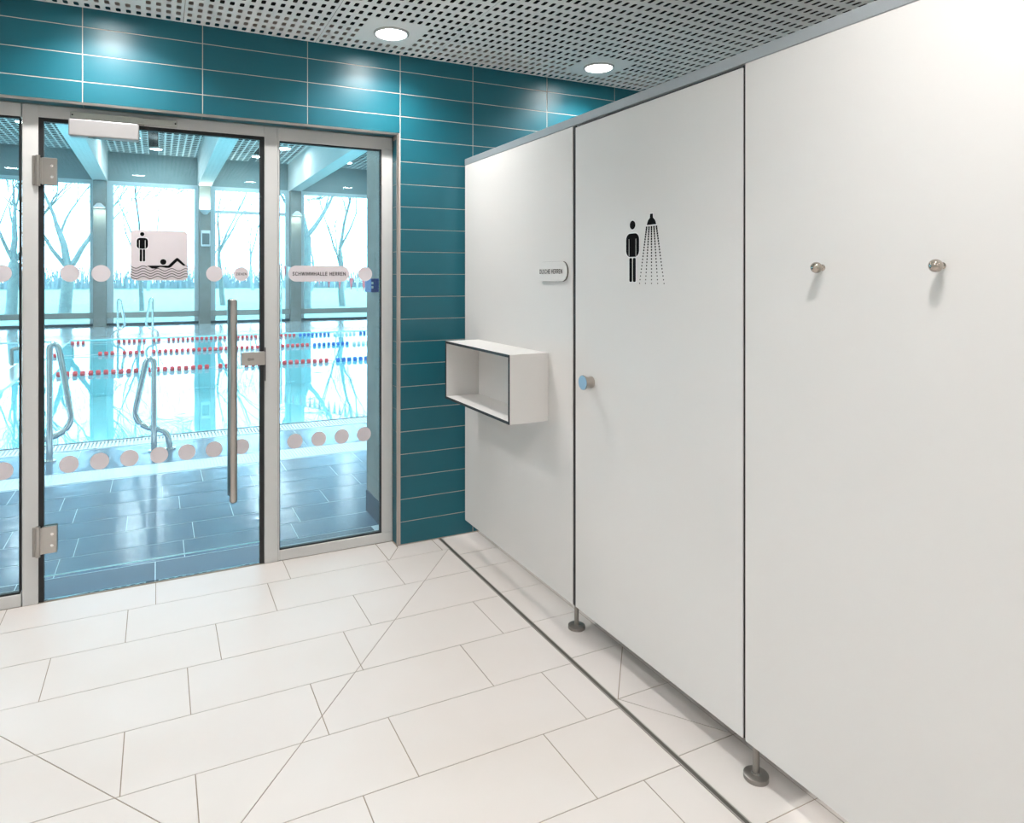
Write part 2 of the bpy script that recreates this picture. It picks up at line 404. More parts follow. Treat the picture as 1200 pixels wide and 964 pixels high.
# perforated ceiling -------------------------------------------------
ceiling = part('ceiling', MB().box(XL, XR, YB, YW, ZC + .12, ZC + .16), M['plenum'], **S)
PX, PY, HX, HY = .6395, .62, .0422, .0775
def holed_panel(px, py, nx, ny, hx, hy, rw, rl, skip=None, depth=.0015, mirror=0):
    mb = MB(); ox = -nx * hx / 2; oy = -ny * hy / 2; t = 0
    ex = px / 2 - .0012; ey = py / 2 - .0008
    def oct_(cx, cy):
        c = min(rw, rl) * .5
        return [(cx - rw + c, cy - rl), (cx + rw - c, cy - rl), (cx + rw, cy - rl + c), (cx + rw, cy + rl - c), (cx + rw - c, cy + rl), (cx - rw + c, cy + rl), (cx - rw, cy + rl - c), (cx - rw, cy - rl + c)]
    for i in range(nx):
        for j in range(ny):
            x0 = ox + i * hx; x1 = x0 + hx; y0 = oy + j * hy; y1 = y0 + hy
            if i == 0: x0 = -ex
            if i == nx - 1: x1 = ex
            if j == 0: y0 = -ey
            if j == ny - 1: y1 = ey
            if skip and skip(i, j): mb.add([(x0, y0, 0), (x1, y0, 0), (x1, y1, 0), (x0, y1, 0)], [(0, 1, 2, 3)]); continue
            h = oct_(ox + (i + .5) * hx, oy + (j + .5) * hy)
            vs = [(x0, y0, 0), (x1, y0, 0), (x1, y1, 0), (x0, y1, 0)] + [(a, b, 0) for a, b in h] + [(a, b, depth) for a, b in h]
            fs = [(0, 1, 5, 4), (1, 6, 5), (1, 2, 7, 6), (2, 8, 7), (2, 3, 9, 8), (3, 10, 9), (3, 0, 11, 10), (0, 4, 11)]
            fs += [(4 + k, 4 + (k + 1) % 8, 12 + (k + 1) % 8, 12 + k) for k in range(8)]
            mb.add(vs, fs)
    for (a, b, c, d) in ((-ex, -ey, ex, -ey), (ex, -ey, ex, ey), (ex, ey, -ex, ey), (-ex, ey, -ex, -ey)):
        mb.add([(a, b, 0), (c, d, 0), (c, d, depth), (a, b, depth)], [(0, 1, 2, 3)])
    return mb
def raw(name, mb, m):                      # keep the winding as built (open sheets)
    me = bpy.data.meshes.new(name); me.from_pydata(mb.v, [], mb.f); me.materials.append(m); return me
p_plain = raw('ceiling_panel', holed_panel(PX, PY, 15, 8, HX, HY, .0102, .0225), M['ceil'])
p_lamp = raw('ceiling_panel', holed_panel(PX, PY, 15, 8, HX, HY, .0102, .0225, lambda i, j: 4 <= i <= 10 and 2 <= j <= 5), M['ceil'])
p_half = raw('ceiling_panel', holed_panel(PX, PY / 4, 15, 2, HX, HY, .0102, .0225), M['ceil'])
lampx = [1.071 + (2 * PX) * k for k in range(-2, 3)]
rows = []; y = YW; plan = ['L', 'P', 'P', 'P', 'H', 'L', 'P', 'P', 'P', 'L', 'P']
lampy = []
for p in plan:
    h = PY / 4 if p == 'H' else PY
    rows.append((p, y - h / 2)); y -= h
    if p == 'L': lampy.append(rows[-1][1])
for p, yc in rows:
    for k in range(-5, 6):
        xc = 1.071 + PX * k
        if xc - PX / 2 < XL - .35 or xc + PX / 2 > XR + .35: continue
        islamp = p == 'L' and k % 2 == 0 and XL < xc < XR
        inst('ceiling_panel', p_half if p == 'H' else (p_lamp if islamp else p_plain), ceiling, (xc, yc, ZC))

def downlight(x, y, label):
    t = thing('ceiling_light', (x, y, ZC), label, 'ceiling light', 'round downlights in the ceiling of the changing room')
    part('lamp_ring', MB().lathe([(.090, 0), (.090, -.006), (.086, -.010), (.079, -.010), (.076, -.004), (.076, 0)], (x, y, ZC), (0, 0, 1), 40), M['ring'], t)
    part('lamp_diffuser', MB().lathe([(.0, -.004), (.0755, -.004), (.0755, -.001), (0, -.001)], (x, y, ZC), (0, 0, 1), 40), M['lamp'], t)
    ld = bpy.data.lights.new('downlight', 'AREA'); ld.shape = 'DISK'; ld.size = .085; ld.energy = LAMP_W; ld.color = (1, .965, .94); ld.spread = math.radians(136)
    lo = bpy.data.objects.new('downlight', ld); COL.objects.link(lo); lo.parent = t; lo.location = (0, 0, -.0075)
rown = ['the row by the tiled wall', 'the second row from the tiled wall', 'the third row from the tiled wall', 'the row furthest from the tiled wall']
coln = ['leftmost', 'second from the left', 'third from the left', 'second from the right', 'rightmost']
xs_ = [x for x in lampx if XL < x < XR]
for j, yy in enumerate(lampy):
    for i, xx in enumerate(xs_):
        lab = 'round ceiling downlight, %s in %s' % (coln[i if len(xs_) == 5 else i], rown[j])
        if j == 0 and abs(xx - lampx[2]) < .01: lab = 'lit round downlight above the top right corner of the glazed opening'
        if j == 0 and abs(xx - lampx[3]) < .01: lab = 'lit round downlight nearest the head rail of the white partition'
        downlight(xx, yy, lab)

# ================================================================== GLAZED FRONT
FZ = 2.296
def frame_bars(boxes): 
    mb = MB()
    for b in boxes: mb.box(*b, .0025)
    return mb
def dot(name, x, z, parent, r=.040, y=YF + .0085, m='sticker'): return part(name, MB().prism(circle(x, z, r), XZ, y, y - .0006), M[m], parent, loc=(x, y, z))
GY0, GY1 = YF + .010, YF + .020
# left fixed light
w1 = thing('window_1', (-1.2, YF, 0), kind='structure')
part('window_frame', frame_bars([(OX0 + .004, -.561, YF, YF + .06, .0, .057), (OX0 + .004, -.561, YF, YF + .06, 2.236, FZ), (OX0 + .004, OX0 + .06, YF, YF + .06, .057, 2.236)]), M['alu'], w1)
part('gasket', MB().box(OX0 + .06, -.566, YF + .006, YF + .03, .057, .066).box(OX0 + .06, -.566, YF + .006, YF + .03, 2.227, 2.236).box(-.570, -.562, YF + .006, YF + .03, .066, 2.227), M['black'], w1)
part('window_pane', MB().box(OX0 + .06, -.568, GY0, GY1, .060, 2.234), M['glass'], w1)
for k in range(8):
    dot('round_sticker', -.637 - .127 * k, 1.52, w1)
    dot('round_sticker', -.631 - .127 * k, .625, w1)
# right fixed light
w2 = thing('window_2', (.88, YF, 0), kind='structure')
part('window_frame', frame_bars([(.568, .5795, YF, YF + .06, 0.0, FZ), (.5795, 1.203, YF, YF + .06, 0.0, .055), (.5795, 1.203, YF, YF + .06, 2.226, FZ), (1.140, 1.203, YF, YF + .06, .055, 2.226)]), M['alu'], w2)
part('gasket', MB().box(.5795, 1.14, YF + .006, YF + .03, .055, .063).box(.5795, 1.14, YF + .006, YF + .03, 2.218, 2.226).box(1.132, 1.14, YF + .006, YF + .03, .063, 2.218).box(.5795, .583, YF + .006, YF + .03, .063, 2.218), M['black'], w2)
part('window_pane', MB().box(.582, 1.136, GY0, GY1, .058, 2.222), M['glass'], w2)
for x in (.661, .788, .914, 1.039): dot('round_sticker', x, .6235, w2)
dot('round_sticker', 1.046, 1.521, w2)
pill = part('name_sticker', MB().prism(rrect(.626, .957, 1.479, 1.565, .0428, 10), XZ, YF + .0085, YF + .0079), M['sticker'], w2, label='pale pill-shaped sticker reading SCHWIMMHALLE HERREN')
part('lettering', text_mb('SCHWIMMHALLE HERREN', .0205, XZ, YF + .0074, 0, .7915, 1.521, .284), M['ink'], pill)
# door
d1 = thing('door_1', (0, YF, 0), kind='structure')
part('door_frame', frame_bars([(-.557, -.495, YF - .004, YF + .056, 0.0, FZ), (.503, .568, YF - .004, YF + .056, 0.0, FZ), (-.495, .503, YF - .004, YF + .056, 2.240, FZ)]), M['alu'], d1)
part('gasket', MB().box(-.495, -.474, YF + .004, YF + .03, .004, 2.240).box(.480, .503, YF + .004, YF + .03, .004, 2.240).box(-.474, .480, YF + .004, YF + .03, 2.222, 2.240), M['black'], d1)
leaf = part('door_glass', MB().box(-.478, .484, GY0, GY1, .116, 2.226), M['glass'], d1)
part('glass_edge', MB().box(-.478, .484, GY0 - .0006, GY1 + .0004, .1135, .1165).box(-.4795, -.4775, GY0, GY1, .01, 2.226).box(.4805, .482, GY0, GY1, .01, 2.226), M['edge'], leaf, label='bright cyan edge of the glass')
part('bottom_seal', MB().box(-.478, .484, GY0, GY1, .006, .1135), glass('clear_seal', (.80, .92, .98)), d1, label='clear strip below the door glass')
dy = YF + .0095
for x in (-.371, -.244, .260): dot('round_sticker', x, 1.5205, d1)
for x in (-.375, -.250, -.124, .006, .131, .258, .389): dot('round_sticker', x, .625, d1)
zs = part('pull_sticker', MB().prism(circle(.389, 1.519, .037), XZ, YF + .0085, YF + .0079), M['sticker'], d1, label='round sticker reading ZIEHEN')
part('lettering', text_mb('ZIEHEN', .0130, XZ, YF + .0074, 0, .389, 1.519, .050), M['ink'], zs)
# swimming pictogram sticker
SX, SZ, SW, SH = -.119, 1.487, .254, .246
sg = part('swimming_sticker', MB().prism(rrect(SX, SX + SW, SZ, SZ + SH, .020, 6), XZ, YF + .0085, YF + .0079), M['sticker'], d1, label='square sticker with standing man and swimmer in waves')
U = lambda px: SX + (px - 83) / 430 * SW
V = lambda py: SZ + SH - (py - 127) / 385 * SH
def picto(mb, t0, t1, grow=0.0):
    gx = grow
    mb.prism(circle(U(168), V(158), .0098 + gx, 24), XZ, t0, t1)
    mb.prism(rrect(U(127) - gx, U(211) + gx, V(270) - gx, V(187) + gx, .0150, 5), XZ, t0, t1)
    mb.prism(rrect(U(149) - gx, U(167) + gx * .2, V(367) - gx, V(274), .0035, 3), XZ, t0, t1)
    mb.prism(rrect(U(173) - gx * .2, U(190) + gx, V(367) - gx, V(274), .0035, 3), XZ, t0, t1)
    mb.prism(circle(U(325), V(369), .0142 + gx, 24), XZ, t0, t1)
    body = [(203, 399), (330, 398), (362, 398), (420, 342), (430, 336), (440, 340), (499, 396), (478, 398), (432, 362), (385, 408), (370, 416), (345, 416), (325, 411), (300, 409), (268, 421), (240, 421), (222, 411)]
    pts = [(U(a), V(b)) for a, b in body]
    return pts
hm = MB(); picto(hm, YF + .0079, YF + .0076, .0022); part('white_outline', hm, M['white'], sg)
fm = MB(); pts = picto(fm, YF + .0076, YF + .0072)
# triangulated concave body as strips
bb = [[(203, 399), (240, 421), (268, 421), (300, 409), (330, 398)], [(300, 409), (325, 411), (345, 416), (362, 398), (330, 398)], [(345, 416), (370, 416), (385, 408), (362, 398)],
      [(362, 398), (385, 408), (432, 362), (420, 342)], [(420, 342), (432, 362), (440, 340), (430, 336)], [(432, 362), (478, 398), (499, 396), (440, 340)]]
for q in bb: fm.prism([(U(a), V(b)) for a, b in q], XZ, YF + .0076, YF + .0072)
for k in range(5):
    yc = 410 + 20 * k
    pts = [(U(84 + 428 * i / 64), V(yc + 9.5 * math.cos((i / 64) * 4 * 2 * PI + PI + .9) + (0))) for i in range(65)]
    if k == 0:
        a = [p for p in pts if p[0] < U(206)]; b = [p for p in pts if p[0] > U(497)]
        ribbon(fm, a, .0029, XZ, YF + .0076, YF + .0072); ribbon(fm, b, .0029, XZ, YF + .0076, YF + .0072)
    else: ribbon(fm, pts, .0029, XZ, YF + .0076, YF + .0072)
part('swimming_figures', fm, M['ink'], sg, label='black man, swimmer and waves')
am = MB().box(U(145), U(148.5), YF + .0069, YF + .0072, V(266), V(205)).box(U(188.5), U(192), YF + .0069, YF + .0072, V(266), V(205))
part('arm_line', am, M['white'], sg)
# pull handles
for side, y0, lab in ((-1, YF - .052, 'brushed tubular pull handle on the near side'), (1, YF + .072, None)):
    hp = [(.345, YF + (.009 if side < 0 else .021), .385), (.345, y0 + (.012 if side < 0 else -.012), .385), (.345, y0, .373), (.345, y0, .365)]
    mb = MB().tube([(.345, y0, .357), (.345, y0, .366), (.345, y0, 1.384), (.345, y0, 1.393)], [.010, .0185, .0185, .010], 20)
    for z in (.40, 1.35): mb.tube([(.345, y0, z), (.345, YF + (.009 if side < 0 else .021), z)], .009, 12)
    part('door_handle', mb, M['steel'], d1, **({'label': lab} if lab else {'label': 'twin pull handle on the pool side of the glass'}))
# lock case
lk = part('lock_case', MB().box(.388, .506, YF - .012, YF + .009, 1.044, 1.114, .002).box(.388, .506, YF + .021, YF + .038, 1.044, 1.114, .002), M['steel'], d1)
part('lock_cylinder', MB().prism(circle(.425, 1.077, .0085, 18), XZ, YF - .016, YF - .012).box(.420, .450, YF - .014, YF - .012, 1.071, 1.083, .001), M['dsteel'], lk)
part('strike_plate', MB().box(.5035, .5085, YF - .008, YF + .004, .96, 1.135), M['black'], d1)
# hinges
for z in (1.992, .288):
    h = part('door_hinge', MB().box(-.482, -.421, YF - .006, YF + .009, z - .063, z + .063, .004).box(-.482, -.421, YF + .021, YF + .030, z - .063, z + .063, .003), M['steel'], d1, label='steel glass hinge with two screws, %s' % ('upper' if z > 1 else 'lower'))
    part('hinge_barrel', MB().tube([(-.495, YF - .012, z - .070), (-.495, YF - .012, z + .070)], .0095, 16).box(-.495, -.478, YF - .012, YF - .006, z - .06, z + .06), M['steel'], h)
    part('hinge_leaf', MB().box(-.517, -.502, YF - .010, YF - .003, z - .068, z + .068, .002), M['dsteel'], h)
    for dz in (-.026, .026): part('screw', MB().lathe([(.0, 0), (.0065, 0), (.0065, .002), (.0, .0025)], (-.441, YF - .006, z + dz), (0, -1, 0), 16), M['chrome'], h)
# closer
cl = part('door_closer', MB().box(-.372, -.082, YF - .052, YF + .008, 2.158, 2.238, .006), M['closer'], d1, label='grey door closer box at the head of the glass door')
part('closer_valve', MB().lathe([(0, 0), (.010, 0), (.010, .004), (0, .004)], (-.285, YF - .03, 2.158), (0, 0, -1), 16), M['steel'], cl)
part('slide_track', MB().box(-.366, .086, YF - .030, YF - .004, 2.243, 2.274, .002), M['track'], cl, label='slim slide rail above the closer')
part('track_screw', MB().prism(circle(-.358, 2.2585, .004, 12), XZ, YF - .031, YF - .0295).prism(circle(.078, 2.2585, .004, 12), XZ, YF - .031, YF - .0295), M['black'], cl)
part('closer_arm', MB().box(-.30, -.06, YF - .024, YF - .012, 2.2385, 2.2425), M['dsteel'], cl)

# ================================================================== SHOWER PARTITION
XP, TP = 1.600, .013
ZB, ZT, ZR = .098, 2.148, 2.186
pt = thing('shower_partition', (XP, 1.5, 0), 'long white laminate shower partition on steel feet, with a door leaf', 'partition')
def panel_mb(y0, y1, z0, z1, x=XP): return MB().box(x, x + TP, y0, y1, z0, z1, .0008)
part('partition_panel', panel_mb(2.4462, 3.575, ZB, ZT), M['panel'], pt, label='narrow end panel beside the tiled wall')
dl = part('door_leaf', panel_mb(1.5115, 2.4265, ZB, ZT - .008, XP + .002), M['panel'], pt, label='shower door leaf with pictogram')
part('partition_panel', panel_mb(.03, 1.4990, ZB, ZT), M['panel'], pt, label='wide panel with two coat hooks')
part('partition_panel', panel_mb(-1.5, .024, ZB, ZT), M['panel'], pt)
part('joint_strip', MB().box(XP + .004, XP + .010, 2.4268, 2.4460, ZB, ZT).box(XP + .0135, XP + .0155, 1.515, 2.42, ZT - .02, ZT).box(XP + .007, XP + .010, 1.495, 1.515, ZB, ZT).box(XP + .007, XP + .010, .02, .034, ZB, ZT), M['core_gap'], pt, label='dark joints between the panels, and painted shade above the door leaf')  # black strip behind leaf top added as painted shade under the head rail
part('panel_edge', MB().box(XP + .0008, XP + TP - .001, 3.575, 3.5765, ZB, ZT), M['core_gap'], pt)
part('head_rail', MB().box(XP - .0015, XP + .034, -1.5, 3.578, ZT + .0015, ZR, .002), M['anod'], pt, label='anodised head rail along the top')
for i, y in enumerate((2.437, 1.470, .027, -1.45)):
    fx = XP + .014
    f = part('foot', MB().lathe([(.0, .016), (.030, .016), (.036, .013), (.036, .0), (.0, 0)], (fx, y, .0), (0, 0, 1), 36), M['dsteel'], pt)
    part('foot_post', MB().tube([(fx, y, .014), (fx, y, ZB + (.002 if y > 2 else .01))], .0095, 16), M['dsteel'], f)
    part('foot_collar', MB().lathe([(.0, .019), (.013, .019), (.015, .015), (.015, .013)], (fx, y, 0), (0, 0, 1), 20), M['dsteel'], f)
for y in (2.452, 1.33): part('divider_panel', MB().box(XP + .0145, 3.2, y, y + TP, ZB + .002, 2.14), M['panel'], pt, label='cubicle divider behind the front panels')
# knob
ky, kz = 2.309, 1.072
kb = part('door_knob', MB().lathe([(.0, 0), (.0235, 0), (.0235, .006), (.0215, .010), (.0215, .020), (.0285, .036), (.0305, .040), (.0305, .043), (.0, .043)], (XP + .002, ky, kz), (-1, 0, 0), 40), M['knobmetal'], dl, label='round knob')
part('knob_face', MB().lathe([(0, .0448), (.0285, .0448), (.0295, .043), (0, .043)], (XP + .002, ky, kz), (-1, 0, 0), 40), M['blueknob'], kb, label='pale blue round face')
# shower pictogram on the leaf (u = -Y so it reads left to right)
PXF = lambda u, v, t: (t, 2.041 - u, v)
x0 = XP + .002
def shower_man(mb, a, b, g=0.0):
    mb.prism(circle(0, 1.6975, .0165 + g, 28), PXF, a, b)
    mb.prism(rrect(-.0385 - g, .0385 + g, 1.578 - g, 1.666 + g, .024, 6), PXF, a, b)
    mb.prism(rrect(-.019 - g, -.0025 + g * .2, 1.484 - g, 1.574, .006, 4), PXF, a, b)
    mb.prism(rrect(.0025 - g * .2, .019 + g, 1.484 - g, 1.574, .006, 4), PXF, a, b)
    q = .108
    mb.prism([(q - .0075 - g, 1.731 + g), (q + .0075 + g, 1.731 + g), (q + .0085 + g, 1.7165), (q - .0085 - g, 1.7165)], PXF, a, b)
    mb.prism([(q - .0085 - g, 1.7165), (q + .0085 + g, 1.7165), (q + .020 + g, 1.707), (q + .0265 + g, 1.6915 - g), (q - .0265 - g, 1.6915 - g), (q - .020 - g, 1.707)], PXF, a, b)
h = MB(); shower_man(h, x0 - .0002, x0 - .0005, .0028); ol = part('white_outline', h, M['white'], dl)
h = MB(); shower_man(h, x0 - .0005, x0 - .0009)
for r in range(20):
    f = r / 19; f = f * .72 + f * f * .28; zz = 1.6825 - f * .203
    for cidx in range(5):
        uu = .108 + (cidx - 2) * (.0135 + (.0335 - .0135) * f); s = .0038 - .0017 * f
        h.prism([(uu - s, zz - s), (uu + s, zz - s), (uu + s, zz + s), (uu - s, zz + s)], PXF, x0 - .0002, x0 - .0006)
part('shower_pictogram', h, M['ink'], dl, label='black pictogram of a man and a shower head')
part('arm_line', MB().prism([(-.0215, 1.581), (-.0195, 1.581), (-.0195, 1.645), (-.0215, 1.645)], PXF, x0 - .0009, x0 - .0012).prism([(.0195, 1.581), (.0215, 1.581), (.0215, 1.645), (.0195, 1.645)], PXF, x0 - .0009, x0 - .0012), M['panel'], dl)
# name sign
ns = thing('door_sign', (XP, 2.60, 1.53), 'white pill-shaped sign reading DUSCHE HERREN on the narrow panel', 'sign')
part('sign_plate', MB().prism(rrect(2.478, 2.725, 1.484, 1.572, .0435, 12), YZ, XP - .0085, XP - .0065), M['panel'], ns)
part('sign_core', MB().prism(rrect(2.4775, 2.7255, 1.4835, 1.5725, .0438, 12), YZ, XP - .0065, XP), M['slot'], ns, label='dark grey edge of the sign')
part('lettering', text_mb('DUSCHE HERREN', .0205, lambda u, v, t: (t, -u, v), XP - .009, 0, -2.612, 1.528, .192, .15), M['ink'], ns)
# open box shelf
bx = thing('wall_shelf', (XP, 3.0, .85), 'white open box shelf with black front edges on the narrow panel', 'shelf')
BX0, BY0, BY1, BZ0, BZ1, T = 1.400, 2.645, 3.388, .848, 1.158, .0125
XB = XP - .0005
part('shelf_board', MB().box(BX0, XB, BY0, BY1, BZ1 - T, BZ1, .0006), M['panel'], bx)
part('shelf_board', MB().box(BX0, XB, BY0, BY1, BZ0, BZ0 + T, .0006), M['panel'], bx)
part('side_board', MB().box(BX0, XB, BY0, BY0 + T, BZ0 + T, BZ1 - T, .0006), M['panel'], bx)
part('side_board', MB().box(BX0, XB, BY1 - T, BY1, BZ0 + T, BZ1 - T, .0006), M['panel'], bx)
part('back_board', MB().box(XB - .006, XB, BY0 + T, BY1 - T, BZ0 + T, BZ1 - T), M['panel'], bx)
e = .0012
part('front_edge', MB().box(BX0 - e, BX0 + .0005, BY0, BY1, BZ1 - T, BZ1).box(BX0 - e, BX0 + .0005, BY0, BY1, BZ0, BZ0 + T).box(BX0 - e, BX0 + .0005, BY0, BY0 + T, BZ0 + T, BZ1 - T).box(BX0 - e, BX0 + .0005, BY1 - T, BY1, BZ0 + T, BZ1 - T), M['core_gap'], bx, label='black front edges of the box')
# hooks
def hook(y, z, label):
    t = thing('coat_hook', (XP, y, z), label, 'hook', 'knob hooks on the wide panel')
    part('hook_stem', MB().lathe([(.0, 0), (.0085, 0), (.0085, .002), (.0055, .004), (.0050, .020)], (XP, y, z), (-1, 0, 0), 24), M['hookmetal'], t)
    part('hook_ball', MB().lathe([(.0045, .010)] + [(.0150 * math.sin(a), .0245 - .0145 * math.cos(a)) for a in [PI * k / 14 for k in range(2, 15)]], (XP, y, z), (-1, 0, 0), 28), M['hookmetal'], t)
hook(1.234, 1.527, 'small steel knob hook on the wide panel, the one nearer the door leaf')
hook(.927, 1.527, 'small steel knob hook on the wide panel, the one further from the door leaf')

# ================================================================== POOL HALL
HX0, HX1, HY1, HZ = -9.2, 10.2, 24.3, 5.42
PE0, PE1, PXE = 7.15, 18.95, -1.88          # pool edges
# threshold strip + wet deck
deck = part('pool_deck', MB().box(HX0, HX1, 3.72, PE0 - .32, -.08, -.0012), M['deckgrout'], **S)
part('pool_deck', MB().box(-2.21, PXE, PE0, PE1, -.5, .0), M['fardeck'], **S)
part('pool_deck', MB().box(HX0, HX1, PE1, HY1, -.5, .0), M['fardeck'], **S)
g = .002
for a, b in ((-1.4, -.62), (-.62, -.012), (-.012, .60), (.60, 1.16)):
    floor_tile([(a + g, 3.722), (b - g, 3.722), (b - g, 3.975), (a + g, 3.975)], deck, M['drydeck'], 0, 'deck_tile')
dys = [3.98, 4.24, 4.53, 4.82, 5.11, 5.40, 5.74]
for i in range(len(dys) - 1):
    o = [-.47, -.41, -.17, -.47, .03, -.3][i % 6]
    k0 = [o + .60 * k for k in range(-4, 5) if -2.3 < o + .6 * k < 2.7]
    for a, b in zip(k0, k0[1:]):
        tilt = random.uniform(-.0012, .0012)
        floor_tile([(a + g, dys[i] + 2 * g), (b - g, dys[i] + 2 * g), (b - g, dys[i + 1] - 2 * g), (a + g, dys[i + 1] - 2 * g)], deck, M['deck'], tilt * .3, 'deck_tile')
for a in [-2.4 + .6 * k for k in range(8)]:
    floor_tile([(a + g, 6.08), (a + .6 - g, 6.08), (a + .6 - g, 6.82), (a + g, 6.82)], deck, M['deck'], 0, 'deck_tile')
for a, b in ((HX0, -2.4), (2.4, HX1)):
    floor_tile([(a + g, 6.08), (b - g, 6.08), (b - g, 6.82), (a + g, 6.82)], deck, M['deck'], 0, 'deck_tile')
    floor_tile([(a + g, 3.98), (b - g, 3.98), (b - g, 5.74), (a + g, 5.74)], deck, M['deck'], 0, 'deck_tile')
# deck gutter band and overflow grate
def grate(y0, y1, x0, x1, pitch, w, label, z=.002):
    t = thing('overflow_grate', ((x0 + x1) / 2, y0, 0), label, 'grate')
    mb = MB()
    n = int((x1 - x0) / pitch)
    for i in range(n):
        x = x0 + i * pitch; mb.box(x, x + w, y0 + .02, y1 - .02, -.012, z)
    part('grate_bar', mb, M['grate'], t, kind='stuff')
    part('grate_edge', MB().box(x0, x1, y0, y0 + .02, -.015, z).box(x0, x1, y1 - .02, y1, -.015, z).box(x0, x1, y0, y1, -.02, -.014), M['grate'], t)
grate(5.76, 6.06, -2.4, 3.0, .024, .018, 'pale slotted gutter grate across the wet deck between door and pool')
grate(6.84, 7.10, -2.2, 4.2, .030, .018, 'white slotted overflow grate along the near pool edge', .003)
part('shaded_pool_edge', MB().box(HX0, HX1, 7.10, PE0, -.5, .004), M['darkline'], **S)  # dark colour paints the shadowed slot at the water's rim
# basins and water
part('pool_basin', MB().box(PXE, HX1, PE0, PE1, -1.5, -1.4).box(PXE, HX1, PE0, PE0 + .02, -1.4, -.03).box(PXE, HX1, PE1 - .02, PE1, -1.4, -.0).box(PXE - .0, PXE + .02, PE0, PE1, -1.4, -.03), M['basin'], **S)
part('pool_basin', MB().box(HX0, -2.21, PE0, PE1, -1.5, -1.4).box(-2.23, -2.21, PE0, PE1, -1.4, -.03), M['basin'], **S)
part('pool_water', MB().add([(PXE, PE0, -.02), (HX1, PE0, -.02), (HX1, PE1, -.02), (PXE, PE1, -.02)], [(0, 1, 2, 3)]), M['water'], **S)
part('pool_water', MB().add([(HX0, PE0, -.02), (-2.21, PE0, -.02), (-2.21, PE1, -.02), (HX0, PE1, -.02)], [(0, 1, 2, 3)]), M['water'], **S)
# hall shell
part('wall_hall_left', MB().box(HX0 - .2, HX0, 3.84, HY1 + .3, -.5, 6), M['hallwall'], **S)
part('wall_hall_right', MB().box(HX1, HX1 + .2, 3.84, HY1 + .3, -.5, 6), M['hallwall'], **S)
part('wall_hall_near', MB().box(HX0, XL - .1, 3.84, 4.0, 0, 6).box(XR + .1, HX1, 3.84, 4.0, 0, 6).box(XL - .1, XR + .1, 3.84, 3.96, 2.52, 6), M['plainwall'], **S)
pier = part('concrete_pier', MB().box(1.212, 1.9, 3.765, 4.26, .135, 5.4, .002), M['pier'], **S)
part('baseboard_pier', MB().box(1.208, 1.9, 3.765, 4.265, 0, .135), M['drydeck'], **S)
part('wall_hall_far', MB().box(HX0, HX1, HY1, HY1 + .25, 4.55, 6), M['hallwall'], **S)
COLX = [-7.54, -4.575, -1.61, 1.38, 4.295, 7.28]
for x in COLX:
    part('concrete_column', MB().box(x - .175, x + .175, 23.86, 24.22, 0, 4.5, .008), M['concrete'], **S)
    part('ceiling_beam', MB().box(x - .20, x + .20, 3.97, HY1, 4.5, 5.6, .01), M['beam'], **S)
# hall ceiling of the same perforated panels, larger pattern
hc = part('ceiling_hall', MB().box(HX0, HX1, 3.97, HY1, HZ + .3, HZ + .35), M['plenum'], **S)
hp = raw('ceiling_panel', holed_panel(1.24, 2.5, 7, 10, .177, .25, .072, .098, depth=.006), M['ceil'])
bays = list(zip([HX0] + COLX, COLX + [HX1]))
for a, b in bays:
    nx = max(1, round((b - a) / 1.28)); 
    for i in range(nx):
        for k in range(8): inst('ceiling_panel', hp, hc, (a + (i + .5) * (b - a) / nx, 3.97 + 1.25 + 2.5 * k, HZ))
def hall_lamp(x, y, label, watt=40):
    t = thing('ceiling_light', (x, y, HZ), label, 'ceiling light', 'round lamps in the pool hall ceiling')
    part('lamp_ring', MB().lathe([(.19, 0), (.19, -.05), (.16, -.05)], (x, y, HZ), (0, 0, 1), 24), M['ring'], t)
    part('lamp_diffuser', MB().lathe([(0, -.045), (.165, -.045)], (x, y, HZ), (0, 0, 1), 24), M['lamp'], t)
    ld = bpy.data.lights.new('hall_lamp', 'AREA'); ld.shape = 'DISK'; ld.size = .3; ld.energy = watt; ld.color = (1, .98, .95)
    lo = bpy.data.objects.new('hall_lamp', ld); COL.objects.link(lo); lo.parent = t; lo.location = (0, 0, -.06)
for i, (x, y) in enumerate(((-3.03, 20.2), (-.63, 20.9), (-.05, 22.7), (2.87, 22.7), (3.42, 20.9), (5.75, 22.6))):
    hall_lamp(x, y, ['round lamp seen in the left-hand pane above the pool', 'round lamp just below the door closer, seen through the door', 'round lamp right of the closer, in the bay between the two beams',
                     'round lamp seen at the top right corner of the door glass', 'round lamp at the left edge of the right fixed pane', 'round lamp over the farthest right beam, seen in the right fixed pane'][i])
for i, x in enumerate((-6.0, -3.03, -.05, 2.87, 5.8, 8.7)):  # unseen rows, added to brighten the near side of the hall
    for j, y in enumerate((7.5, 14.0)):
        hall_lamp(x, y, 'unseen lamp added to brighten the hall, bay %s, %s' % (['one', 'two', 'three', 'four', 'five', 'six'][i], ['nearest the glass', 'over the middle of the pool'][j]), 110)
